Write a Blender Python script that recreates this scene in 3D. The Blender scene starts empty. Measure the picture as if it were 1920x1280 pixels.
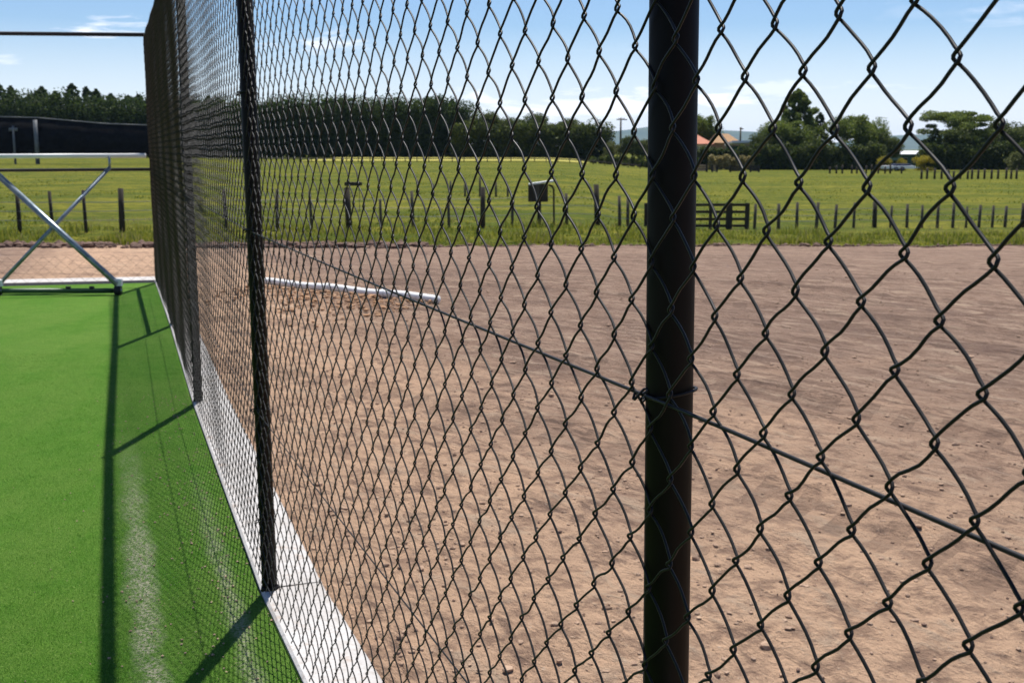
import bpy, bmesh, math, random
import numpy as np
from mathutils import Vector, Matrix, noise

random.seed(7); RNG = np.random.default_rng(7)
D = bpy.data; SC = bpy.context.scene; COL = SC.collection
F = 2200.0; CH = 1.45; PITCH = math.atan(360/2200.0)
cp, sp = math.cos(PITCH), math.sin(PITCH)

# ------------------------------------------------------------------ placing
def px2X(px, Y, z=CH):
    return (px-960)/F*(Y*cp-(z-CH)*sp)
def py2z(py, Y):
    return CH+Y*math.tan(math.atan((640-py)/F)-PITCH)
def sstep(a, b, x):
    t = min(1, max(0, (x-a)/(b-a))); return t*t*(3-2*t)
ZL = ([-400,5,13.5,28,31,60,130,165,400,5000],[0,0,-.03,-.83,-.78,-.62,.065,.27,.9,1.0])
ZR = ([-400,5,13.5,28,38,60,110,150,400,5000],[0,0,-.03,-.83,-1.12,-1.2,-.99,-1.02,-.6,-.5])
def terr(X, Y):
    q = X/max(Y,1)
    t = sstep(.02,.16,q)
    return float(np.interp(Y,*ZL)*(1-t)+np.interp(Y,*ZR)*t)

# ------------------------------------------------------------------ objects
def tag(o, label=None, cat=None, group=None, kind=None):
    if label: o['label'] = label
    if cat: o['category'] = cat
    if group: o['group'] = group
    if kind: o['kind'] = kind
    return o
def thing(name, label, cat, loc=(0,0,0), rz=0, group=None):
    o = D.objects.new(name, None); COL.objects.link(o); o.location = loc; o.rotation_euler = (0,0,rz)
    o.empty_display_size = .2
    return tag(o, label, cat, group)
def raw(name, V, Fc, mat, parent=None, smooth=False):
    m = D.meshes.new(name); m.from_pydata(V, [], Fc)
    if smooth: m.polygons.foreach_set('use_smooth', [True]*len(m.polygons))
    m.materials.append(mat); m.update()
    o = D.objects.new(name, m); COL.objects.link(o); o.parent = parent
    return o
def npmesh(name, V, Q, mat, parent=None, smooth=False):
    """V (n,3) floats, Q (m,k) ints, every face with k corners"""
    V = np.asarray(V, dtype=np.float32); Q = np.asarray(Q, dtype=np.int32); k = Q.shape[1]
    m = D.meshes.new(name); m.vertices.add(len(V)); m.vertices.foreach_set('co', V.ravel())
    m.loops.add(Q.size); m.loops.foreach_set('vertex_index', Q.ravel())
    m.polygons.add(len(Q)); m.polygons.foreach_set('loop_start', np.arange(len(Q), dtype=np.int32)*k)
    m.polygons.foreach_set('loop_total', np.full(len(Q), k, dtype=np.int32))
    m.polygons.foreach_set('use_smooth', np.full(len(Q), smooth, dtype=bool))
    m.materials.append(mat); m.update(calc_edges=True); m.validate()
    o = D.objects.new(name, m); COL.objects.link(o); o.parent = parent
    return o
def bmo(name, bm, mat, parent=None, smooth=False, bevel=0):
    if bevel:
        bmesh.ops.bevel(bm, geom=[e for e in bm.edges if e.calc_face_angle(0) > .6], offset=bevel, segments=2, affect='EDGES', profile=.6)
    m = D.meshes.new(name); bm.to_mesh(m); bm.free()
    if smooth: m.polygons.foreach_set('use_smooth', [True]*len(m.polygons))
    m.materials.append(mat)
    o = D.objects.new(name, m); COL.objects.link(o); o.parent = parent
    return o
def box(bm, c, s, rot=None):
    r = bmesh.ops.create_cube(bm, size=1)
    M = Matrix.Translation(c) @ (rot.to_4x4() if rot else Matrix()) @ Matrix.Diagonal((s[0],s[1],s[2],1))
    bmesh.ops.transform(bm, matrix=M, verts=r['verts']); return r['verts']
def tube(bm, a, b, r1, r2=None, n=12, caps=True):
    a, b = Vector(a), Vector(b); r2 = r1 if r2 is None else r2
    d = b-a
    r = bmesh.ops.create_cone(bm, cap_ends=caps, segments=n, radius1=r1, radius2=r2, depth=d.length)
    M = Matrix.Translation((a+b)/2) @ d.to_track_quat('Z','Y').to_matrix().to_4x4()
    bmesh.ops.transform(bm, matrix=M, verts=r['verts'])
def sweep(pts, r, n=6):
    """tube along a list of points -> verts, quads"""
    pts = [Vector(p) for p in pts]; V = []; Q = []
    for i, p in enumerate(pts):
        t = (pts[min(i+1,len(pts)-1)]-pts[max(i-1,0)]).normalized()
        ref = Vector((0,0,1)) if abs(t.z) < .9 else Vector((1,0,0))
        u = t.cross(ref).normalized(); w = u.cross(t)
        rr = r[i] if isinstance(r, (list,tuple)) else r
        for k in range(n):
            a = 2*math.pi*k/n; V.append(tuple(p+u*math.cos(a)*rr+w*math.sin(a)*rr))
        if i:
            for k in range(n):
                Q.append(((i-1)*n+k,(i-1)*n+(k+1)%n,i*n+(k+1)%n,i*n+k))
    return V, Q
def children(o): return [c for c in COL.objects if c.parent == o]
def copy_tree(o, parent=None, kids=None):
    c = o.copy(); COL.objects.link(c); c.parent = parent
    for ch in (kids or []):
        k = ch.copy(); COL.objects.link(k); k.parent = c
    return c

# ------------------------------------------------------------------ materials
def mat(name, col, rough=.7, spec=.4, metal=0):
    m = D.materials.new(name); m.use_nodes = True
    b = m.node_tree.nodes['Principled BSDF']
    b.inputs['Base Color'].default_value = (*col,1); b.inputs['Roughness'].default_value = rough
    b.inputs['Specular IOR Level'].default_value = spec; b.inputs['Metallic'].default_value = metal
    return m
class NT:
    def __init__(s, m): s.m = m; s.t = m.node_tree; s.b = s.t.nodes['Principled BSDF']; s.tc = None
    def n(s, ty, **kw):
        x = s.t.nodes.new(ty)
        for k, v in kw.items():
            if k in x.inputs: x.inputs[k].default_value = v
            else: setattr(x, k, v)
        return x
    def l(s, a, b): s.t.links.new(a, b)
    def co(s, scale=(1,1,1), rot=(0,0,0), kind='Object'):
        if not s.tc: s.tc = s.n('ShaderNodeTexCoord')
        mp = s.n('ShaderNodeMapping'); mp.inputs['Scale'].default_value = scale; mp.inputs['Rotation'].default_value = rot
        s.l(s.tc.outputs[kind], mp.inputs[0]); return mp.outputs[0]
    def noise(s, co, scale, detail=4, rough=.55, dist=0):
        x = s.n('ShaderNodeTexNoise'); x.inputs['Scale'].default_value = scale; x.inputs['Detail'].default_value = detail
        x.inputs['Roughness'].default_value = rough; x.inputs['Distortion'].default_value = dist
        s.l(co, x.inputs['Vector']); return x.outputs['Fac']
    def ramp(s, fac, stops):
        x = s.n('ShaderNodeValToRGB'); e = x.color_ramp.elements
        while len(e) < len(stops): e.new(.5)
        for i, (p, c) in enumerate(stops):
            e[i].position = p; e[i].color = (c,c,c,1) if isinstance(c,(int,float)) else (*c,1)
        s.l(fac, x.inputs[0]); return x.outputs[0]
    def mix(s, f, a, b, mode='MIX'):
        x = s.n('ShaderNodeMix', data_type='RGBA', blend_type=mode)
        for v, i in ((f,0),(a,6),(b,7)):
            if hasattr(v,'links'): s.l(v, x.inputs[i])
            elif i == 0: x.inputs[0].default_value = v
            else: x.inputs[i].default_value = (*v,1) if isinstance(v,tuple) else (v,v,v,1)
        return x.outputs[2]
    def math(s, op, a, b=None, clamp=False):
        x = s.n('ShaderNodeMath', operation=op); x.use_clamp = clamp
        for i, v in enumerate((a,b)):
            if v is None: continue
            if hasattr(v,'links'): s.l(v, x.inputs[i])
            else: x.inputs[i].default_value = v
        return x.outputs[0]
    def bump(s, h, dist, strength=1):
        x = s.n('ShaderNodeBump'); x.inputs['Distance'].default_value = dist; x.inputs['Strength'].default_value = strength
        s.l(h, x.inputs['Height']); s.l(x.outputs[0], s.b.inputs['Normal'])
    def base(s, c): s.l(c, s.b.inputs['Base Color'])

def noisy(name, c1, c2, scale, rough=.8, spec=.2, stretch=(1,1,1), bump=0, detail=5):
    m = mat(name, c1, rough, spec); t = NT(m)
    co = t.co(stretch); n = t.noise(co, scale, detail, .6)
    t.base(t.mix(t.ramp(n, [(.3,0),(.7,1)]), c1, c2))
    if bump: t.bump(n, bump)
    return m

M_wire = noisy('black coated wire', (.005,.005,.006), (.011,.010,.010), 60, .5, .24)
M_post = noisy('painted steel post', (.003,.0042,.0035), (.009,.0045,.003), 7, .55, .12, (3,3,.35))
M_rail = noisy('painted steel rail', (.006,.006,.006), (.014,.009,.008), 8, .45, .35)
M_galv = noisy('galvanised tube', (.11,.15,.18), (.26,.30,.33), 14, .38, .5, (1,1,1))
M_galv.node_tree.nodes['Principled BSDF'].inputs['Metallic'].default_value = .75
M_white = noisy('white painted steel', (.72,.72,.70), (.6,.6,.57), 6, .45, .4)
M_pvc = noisy('white plastic pipe', (.82,.83,.82), (.7,.69,.65), 9, .4, .4)
M_rubber = mat('rubber', (.02,.02,.022), .7, .3)
M_dkgreen = noisy('dark green painted tube', (.02,.06,.025), (.03,.08,.03), 9, .45, .4)
M_wood = noisy('weathered timber', (.055,.05,.04), (.11,.095,.075), 5, .85, .1, (3,3,.4), .004)
M_wooddark = noisy('dark treated timber', (.03,.027,.022), (.06,.05,.04), 6, .85, .1, (3,3,.4), .004)
M_bark = noisy('bark', (.05,.038,.028), (.1,.08,.06), 4, .9, .1, (3,3,.5), .02)
M_cloth = noisy('black shade cloth', (.006,.006,.007), (.011,.011,.012), 3, .95, .05)
M_fpost = noisy('grey steel post', (.09,.1,.11), (.16,.17,.18), 4, .5, .4)

# concrete
M_conc = mat('pale concrete', (.55,.53,.5), .85, .2); t = NT(M_conc)
co = t.co(); a = t.noise(co, 2.2, 6, .6); b_ = t.noise(co, 45, 4, .7)
c = t.mix(t.ramp(a, [(.3,0),(.75,1)]), (.50,.49,.48), (.36,.34,.32))
c = t.mix(t.ramp(b_, [(.35,.55),(.55,0)]), c, (.30,.27,.24)); c = t.mix(t.ramp(t.noise(co, 14, 6, .75), [(.56,0),(.68,.6)]), c, (.30,.21,.15)); t.base(c); t.bump(b_, .004)

# artificial turf
FD = Vector((-.345,1,0)).normalized()                 # fence heading
M_turf = mat('artificial turf', (.06,.2,.03), .9, .04); t = NT(M_turf)
co = t.co(); big = t.noise(co, .55, 4, .6); mid = t.noise(co, 7, 5, .65)
fine = t.noise(t.co((1,1,1)), 260, 4, .75); spk = t.noise(co, 130, 3, .8)
c = t.mix(t.ramp(big, [(.3,0),(.7,1)]), (.078,.225,.018), (.120,.290,.032))
c = t.mix(t.ramp(mid, [(.35,0),(.65,.75)]), c, (.165,.33,.045)); c = t.mix(t.ramp(t.noise(t.co((1,.45,1)), 1.6, 5, .7), [(.42,0),(.62,.65)]), c, (.20,.33,.06))
c = t.mix(t.ramp(fine, [(.38,.75),(.56,0)]), c, (.035,.12,.012))
c = t.mix(t.ramp(spk, [(.57,0),(.66,.85)]), c, (.26,.38,.10))
# worn sandy streaks lying along the fence (their place measured across the fence line)
sx = t.n('ShaderNodeSeparateXYZ'); t.l(t.tc.outputs['Object'], sx.inputs[0])
acr = t.math('ADD', t.math('MULTIPLY', sx.outputs[0], FD.y), t.math('MULTIPLY', sx.outputs[1], -FD.x))
def band(center, width, y0, y1):
    dd = t.math('ABSOLUTE', t.math('SUBTRACT', acr, center))
    wob = t.math('MULTIPLY', t.math('SUBTRACT', t.noise(co, 3.5, 3), .5), width*1.6)
    f = t.ramp(t.math('DIVIDE', t.math('ADD', dd, wob), width), [(.25,1),(1,0)])
    mr = t.n('ShaderNodeMapRange'); mr.clamp = True
    mr.inputs[1].default_value = y0; mr.inputs[2].default_value = y1; mr.inputs[3].default_value = 1; mr.inputs[4].default_value = 0
    t.l(sx.outputs[1], mr.inputs[0]); return t.math('MULTIPLY', f, mr.outputs[0])
LA = -.803*FD.y+3.71*(-FD.x)
f1 = band(LA-.40, .06, 3.9, 5.9); f2 = band(LA-.13, .045, 3.9, 5.2)
f = t.math('MULTIPLY', t.math('ADD', f1, t.math('MULTIPLY', f2, .75), True), t.ramp(t.noise(co, 95, 5, .85), [(.46,0),(.54,1)]))
f = t.math('MULTIPLY', f, t.ramp(t.noise(t.co((1,.6,1)), 11, 5, .75), [(.36,.15),(.52,1)]))
c = t.mix(f, c, (.58,.55,.38)); t.base(c)
t.bump(t.math('ADD', fine, t.math('MULTIPLY', spk, .8)), .014)

# earth
M_dirt = mat('graded earth', (.3,.2,.15), .95, .02); t = NT(M_dirt)
co = t.co()
sy = t.n('ShaderNodeSeparateXYZ'); t.l(t.tc.outputs['Object'], sy.inputs[0])
rx = t.math('ADD', sy.outputs[0], 9.0); ry = t.math('ADD', sy.outputs[1], 2.0)      # grader passes swing round a far point
rr = t.math('SQRT', t.math('ADD', t.math('MULTIPLY', rx, rx), t.math('MULTIPLY', ry, ry))); th = t.math('ARCTAN2', rx, ry)
cb = t.n('ShaderNodeCombineXYZ'); t.l(rr, cb.inputs[0]); t.l(t.math('MULTIPLY', th, 3.5), cb.inputs[1]); arc = cb.outputs[0]
strk = t.noise(arc, 1.6, 6, .7, .3); n1 = t.noise(co, .35, 4, .6); n2 = t.noise(co, 9, 7, .7); n3 = t.noise(co, 60, 6, .75)
cb2 = t.n('ShaderNodeCombineXYZ'); t.l(t.math('MULTIPLY', rr, 2.2), cb2.inputs[0]); t.l(t.math('MULTIPLY', th, 9), cb2.inputs[1]); n4 = t.noise(cb2.outputs[0], 3.2, 6, .72, .5)
c = t.mix(t.ramp(n1, [(.35,0),(.65,1)]), (.275,.188,.143), (.34,.235,.175))
c = t.mix(t.ramp(strk, [(.38,.9),(.50,0)]), c, (.185,.125,.10))
near = t.n('ShaderNodeMapRange'); near.inputs[1].default_value = 3.5; near.inputs[2].default_value = 8.5; near.inputs[3].default_value = 1; near.inputs[4].default_value = 0
t.l(t.math('ADD', sy.outputs[1], t.math('MULTIPLY', t.math('SUBTRACT', t.noise(co, .6, 4), .5), 9)), near.inputs[0])
da = t.math('ADD', t.math('MULTIPLY', sy.outputs[0], FD.y), t.math('MULTIPLY', sy.outputs[1], -FD.x))
da = t.math('SUBTRACT', da, -.803*FD.y+3.71*(-FD.x)); da = t.math('ADD', da, t.math('MULTIPLY', t.math('SUBTRACT', t.noise(co, 1.1, 4), .5), 1.6))
ws = t.ramp(t.math('DIVIDE', t.math('ABSOLUTE', da), 3.0), [(.35,1),(.8,0)]); warm = t.math('MAXIMUM', near.outputs[0], t.math('MULTIPLY', ws, .9))
c = t.mix(t.math('MULTIPLY', warm, .9), c, (.62,.41,.27))
c = t.mix(t.ramp(n2, [(.40,.7),(.52,0)]), c, (.23,.15,.11))
c = t.mix(t.ramp(n4, [(.54,0),(.66,.75)]), c, (.50,.375,.27))
c = t.mix(t.ramp(n4, [(.34,.8),(.44,0)]), c, (.17,.115,.09))
cb3 = t.n('ShaderNodeCombineXYZ'); t.l(t.math('MULTIPLY', rr, 4.5), cb3.inputs[0]); t.l(t.math('MULTIPLY', th, 7), cb3.inputs[1]); n5 = t.noise(cb3.outputs[0], 2.4, 5, .7, .2); n5 = t.math('ADD', .5, t.math('MULTIPLY', t.math('SUBTRACT', n5, .5), t.math('SUBTRACT', 1.0, t.math('MULTIPLY', warm, .65))))
c = t.mix(t.ramp(n5, [(.40,.7),(.47,0)]), c, (.16,.108,.085)); c = t.mix(t.ramp(n5, [(.55,0),(.63,.55)]), c, (.48,.36,.27))
c = t.mix(t.ramp(n3, [(.60,0),(.68,.85)]), c, (.60,.48,.37))
c = t.mix(t.ramp(n3, [(.33,.9),(.39,0)]), c, (.10,.06,.045))
# wheel tracks: pairs of tread bands with lugs
def track(r0, w, amp=.35):
    d_ = t.math('ABSOLUTE', t.math('SUBTRACT', t.math('ADD', rr, t.math('MULTIPLY', t.math('SUBTRACT', t.noise(arc, .5, 2), .5), amp)), r0))
    return t.ramp(t.math('DIVIDE', d_, w), [(.75,1),(1,0)])
tk = None
for r0 in (12.2,13.9,17.4,19.1,24.0,25.7,31.0,32.6): f = track(r0, .20); tk = f if tk is None else t.math('MAXIMUM', tk, f)
lug = t.math('SINE', t.math('ADD', t.math('MULTIPLY', th, 330), t.math('MULTIPLY', rr, 11)))
lug = t.math('MULTIPLY', t.math('GREATER_THAN', lug, .1), tk)
c = t.mix(t.math('MULTIPLY', tk, .16), c, (.17,.115,.09)); c = t.mix(t.math('MULTIPLY', lug, t.ramp(n2, [(.4,0),(.6,.55)])), c, (.14,.095,.075)); t.base(c)
h = t.math('ADD', t.math('ADD', t.math('MULTIPLY', n2, 1.0), t.math('MULTIPLY', n5, 1.6)), t.math('MULTIPLY', n3, .4)); h = t.math('ADD', h, t.math('MULTIPLY', n4, 1.0)); h = t.math('ADD', h, t.math('MULTIPLY', strk, 1.2))
h = t.math('SUBTRACT', h, t.math('MULTIPLY', lug, .25)); t.bump(h, .07)
M_clod = noisy('earth clod', (.26,.17,.12), (.42,.30,.21), 20, .95, .1, (1,1,1), .01)
M_clodd = noisy('dark earth clod', (.08,.055,.045), (.2,.13,.1), 9, .95, .1, (1,1,1), .02)

# paddock grass
M_pad = mat('paddock grass', (.12,.15,.04), .95, .02); t = NT(M_pad)
co = t.co(); a = t.noise(t.co((.5,1.6,1)), .09, 5, .65); b_ = t.noise(co, 2.6, 6, .75); d_ = t.noise(t.co((.4,1,1)), .55, 5, .7)
c = t.mix(t.ramp(a, [(.35,0),(.65,1)]), (.135,.138,.018), (.225,.20,.032))
c = t.mix(t.ramp(d_, [(.42,0),(.58,.8)]), c, (.060,.088,.016))
c = t.mix(t.ramp(b_, [(.38,.85),(.58,0)]), c, (.042,.060,.014))
c = t.mix(t.ramp(b_, [(.60,0),(.72,.5)]), c, (.22,.21,.04)); t.base(c)
t.bump(t.math('ADD', b_, t.math('MULTIPLY', d_, 1.5)), .16)
M_yel = noisy('dry yellow grass', (.34,.29,.06), (.25,.25,.06), .4, .95, .1, (1,1,1), .05)
M_hill = noisy('forested hill', (.05,.075,.04), (.09,.11,.05), .01, .95, .05)

def leafmat(name, c1, c2, sc=.6):
    m = mat(name, c1, .7, .2); t = NT(m)
    n = t.noise(t.co(), sc, 4, .6); g = t.n('ShaderNodeNewGeometry')
    f = t.math('ADD', t.math('MULTIPLY', n, .7), t.math('MULTIPLY', g.outputs['Random Per Island'], .45))
    c = t.mix(t.ramp(f, [(.35,0),(.8,1)]), c1, c2); t.base(c)
    tr = t.n('ShaderNodeBsdfTranslucent'); t.l(c, tr.inputs[0])
    ms = t.n('ShaderNodeMixShader'); ms.inputs[0].default_value = .4
    out = [x for x in t.t.nodes if x.type == 'OUTPUT_MATERIAL'][0]
    t.l(t.b.outputs[0], ms.inputs[1]); t.l(tr.outputs[0], ms.inputs[2]); t.l(ms.outputs[0], out.inputs[0])
    return m
L_pine = leafmat('pine needles', (.018,.036,.010), (.075,.110,.024))
L_dark = leafmat('dark foliage', (.022,.040,.010), (.11,.135,.026))
L_mid = leafmat('mid green foliage', (.045,.08,.014), (.19,.23,.04))
L_pale = leafmat('pale olive foliage', (.08,.10,.03), (.17,.18,.06))
L_yel = leafmat('yellow blossom foliage', (.16,.15,.02), (.42,.34,.03))
L_grass = leafmat('tall grass', (.09,.13,.015), (.34,.33,.045), 1.5)
L_dry = leafmat('dry grass', (.20,.17,.07), (.36,.30,.13), 1.5)

# ------------------------------------------------------------------ ground sheets
def growing(a, b, step, end, g=1.12):
    v = list(np.arange(a, b, step)); x = v[-1]; s = step
    while x < end: s *= g; x += s; v.append(x)
    return v
def sheet(name, xs, ys, zf, m, smooth=True):
    nx, ny = len(xs), len(ys)
    V = [(x, y, zf(x, y)) for y in ys for x in xs]
    i = np.arange((ny-1)*(nx-1)); r, c = i//(nx-1), i%(nx-1); a = r*nx+c
    return npmesh(name, V, np.stack([a,a+1,a+nx+1,a+nx],1), m, None, smooth)
def line_x(Y):   # fence line X at given Y (post centres)
    return float(np.interp(Y, [-1.7,1.21,3.71,6.65,9.71,12.9,40],[1.246,.162,-.803,-1.817,-2.83,-3.91,-13.1]))
def edge_y(X): return 27.9+.25*math.sin(X*.9)+.18*math.sin(X*2.3+1)+.12*math.sin(X*5.1)
def dirt_z(X, Y):
    z = terr(X, Y)-.02
    inside = X < line_x(Y)+.12 and Y < 13.4
    if inside: return z-.10
    k = 1 if Y > 15 else 1
    p = Vector((X*1.0, Y*1.6, 0))
    z += .018*noise.noise(p*1.3)+.016*noise.noise(p*4.1)+.016*abs(noise.noise(p*7.7))
    e = X-line_x(Y)
    if e < .5 and Y < 13.2: z += .030*max(0, noise.noise(Vector((X*5,Y*5,7)))+.1)*max(0,1-abs(e-.22)/.25)+.008
    r_ = math.hypot(X+9, Y+2)
    for r0 in (12.2,13.9,17.4,19.1,24.0,25.7): z -= .016*math.exp(-((r_-r0)/.16)**4)-.010*math.exp(-((abs(r_-r0)-.26)/.07)**2)
    z += .05*math.exp(-((Y-27.3)/.5)**2)*(.5+noise.noise(Vector((X*1.4,Y,3))))
    return z
xsl = [-x for x in growing(4.2,4.3,.3,60,1.18)][::-1]
xs = xsl+list(np.arange(-4.1,7.5,.055))+growing(7.6,7.7,.1,60,1.15)
ys = [-60,-30,-15,-8,-4,-2,-1,0,.5,1,1.5]+list(np.arange(1.9,14,.055))+list(np.arange(14.1,28.6,.2))
o = sheet('dirt_ground', xs, ys, dirt_z, M_dirt); tag(o, 'bare graded pinkish brown earth with wheel ruts', kind='structure', cat='ground')

def pad_z(X, Y):
    z = terr(X, Y)+.05*noise.noise(Vector((X*.5,Y*.5,0)))*(1 if Y < 80 else 0)
    if Y < 28.6: z -= .0
    return z+.06
xp = [-x for x in growing(20,20.5,1,4200,1.25)][::-1]+list(np.arange(-19.5,24,.5))+growing(24,24.6,1,4200,1.25)
yp0 = [0,.3,.6,1.0,1.6,2.4,3.5,5,7,9,12,16,20,25,30,36,44,52,62,72,84,101]
V = []; nx = len(xp)
for j, dy in enumerate(yp0):
    for x in xp:
        e = edge_y(x) if abs(x) < 60 else 28
        y = e+dy if j < len(yp0)-1 else 130
        V.append((x, y, pad_z(x, y)-(.09 if j == 0 else 0)))
i = np.arange((len(yp0)-1)*(nx-1)); a = (i//(nx-1))*nx+i%(nx-1)
o = npmesh('paddock_ground', V, np.stack([a,a+1,a+nx+1,a+nx],1), M_pad, None, True); tag(o, 'olive green grazed paddock', kind='structure', cat='paddock')
o = sheet('far_field_ground', xp, [130,140,150,165,185,220,300,420,700,1200,2200,4200,7000], lambda x, y: terr(x,y)+.05, M_pad)
tag(o, 'far green fields reaching to the hills', kind='structure', cat='field')
o = sheet('yellow_field', list(np.linspace(px2X(560,131),px2X(1105,131),30)), [130.6,138,146,155,164], lambda x, y: terr(x,y)+.12, M_yel); tag(o, 'thin strip of dry yellow grass beyond the paddock', kind='structure', cat='field')

# hills
def hill(name, label, x0, x1, Y, prof):
    n = 60; V = []; Q = []
    for i in range(n+1):
        u = i/n; x = x0+(x1-x0)*u
        hgt = np.interp(u, np.linspace(0,1,len(prof)), prof)+12*noise.noise(Vector((u*9,Y*.01,0)))
        for (dy, k) in ((-500,0),(-260,.45),(-90,.85),(0,1),(200,.9),(600,.0)):
            V.append((x, Y+dy, -5+max(0,hgt*k+(6*noise.noise(Vector((x*.01,dy*.01,2))) if 0 < k < 1 else 0))))
    i = np.arange(n*5); a = (i//5)*6+i%5
    o = npmesh(name, V, np.stack([a,a+6,a+7,a+1],1), M_hill, None, True)
    return tag(o, label, 'hill', kind='structure')
def htop(py, Y): return py2z(py, Y)+5
Yh = 6400
hill('hill', 'far blue hill beyond the paddock', px2X(1040,Yh), px2X(1560,Yh), Yh, [0,htop(250,Yh),htop(238,Yh),htop(240,Yh),htop(246,Yh),htop(252,Yh),0])
hill('hill', 'blue wooded hill beyond the trees at the right', px2X(1500,Yh), px2X(2300,Yh), Yh, [0,htop(256,Yh),htop(250,Yh),htop(250,Yh),htop(262,Yh),htop(262,Yh),0])

# turf court
bm = bmesh.new()
pts = [(-14,-8),(line_x(-1.7)+2.0,-8),(1.246,-1.7)]+[(line_x(y),y) for y in (1.21,3.71,6.65,9.71,12.86)]+[(-5.5,12.5),(-14,10.4)]
n_ = 0
vs = [bm.verts.new((x-.035,y,.002)) for x, y in pts]; bm.faces.new(vs)
o = bmo('turf_court', bm, M_turf); tag(o, 'bright green artificial turf court surface', 'court', kind='structure')

# kerbs
PC = [(1.246+1.08,-4.65),(1.246,-1.70),(.162,1.21),(-.803,3.71),(-1.817,6.65),(-2.83,9.71),(-3.91,12.9)]
def strip(name, path, w0, w1, zt, zb, m, label):
    P = [Vector((x,y,0)) for x, y in path]; V = []; Q = []
    for i, p in enumerate(P):
        d_ = (P[min(i+1,len(P)-1)]-P[max(i-1,0)]).normalized(); nn = Vector((d_.y,-d_.x,0))
        for w, z in ((w0,zb),(w0,zt-.008),(w0+.008,zt),(w1-.008,zt),(w1,zt-.008),(w1,zb)):
            V.append(tuple(p+nn*w+Vector((0,0,z))))
    for i in range(len(P)-1):
        for k in range(5): Q.append((i*6+k,i*6+k+1,i*6+6+k+1,i*6+6+k))
    o = npmesh(name, V, Q, m)
    return tag(o, label, 'kerb', kind='structure')
kp = []
for i in range(len(PC)-1):
    for k in range(6):
        u = k/6; kp.append((PC[i][0]*(1-u)+PC[i+1][0]*u, PC[i][1]*(1-u)+PC[i+1][1]*u))
kp.append((-3.95,13.0))
for i in range(6):
    sg = [Vector((*p,0)) for p in kp[i*6:i*6+7]]; d_ = (sg[1]-sg[0]).normalized()*.004; sg[0] = sg[0]+d_; sg[-1] = sg[-1]-d_
    strip('kerb_strip', [(p.x,p.y) for p in sg], -.030, .175, .014+.002*(i%2), -.15, M_conc, 'pale concrete mowing strip along the foot of the long fence')
strip('kerb_strip', [(-14.2,10.55),(-8,12.05),(-5.5,12.66),(-3.82,13.0)], -.0, -.36, .02, -.15, M_conc, 'pale concrete kerb across the far end of the court')

# ------------------------------------------------------------------ chain link fence
H_F = 2.68; NV = Vector((-FD.y, FD.x, 0))            # toward the court
rp = .025
MP = [(Vector((x,y,0))+NV*(rp+.005)) for x, y in PC][::-1]      # mesh line, from the corner toward the camera
# keep the panel beside the camera on the measured plane
seg = [(MP[i+1]-MP[i]).length for i in range(len(MP)-1)]; cum = np.concatenate([[0],np.cumsum(seg)])
MPx = np.array([p.x for p in MP]); MPy = np.array([p.y for p in MP])
def path(s):
    return np.interp(s, cum, MPx), np.interp(s, cum, MPy)
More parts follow.
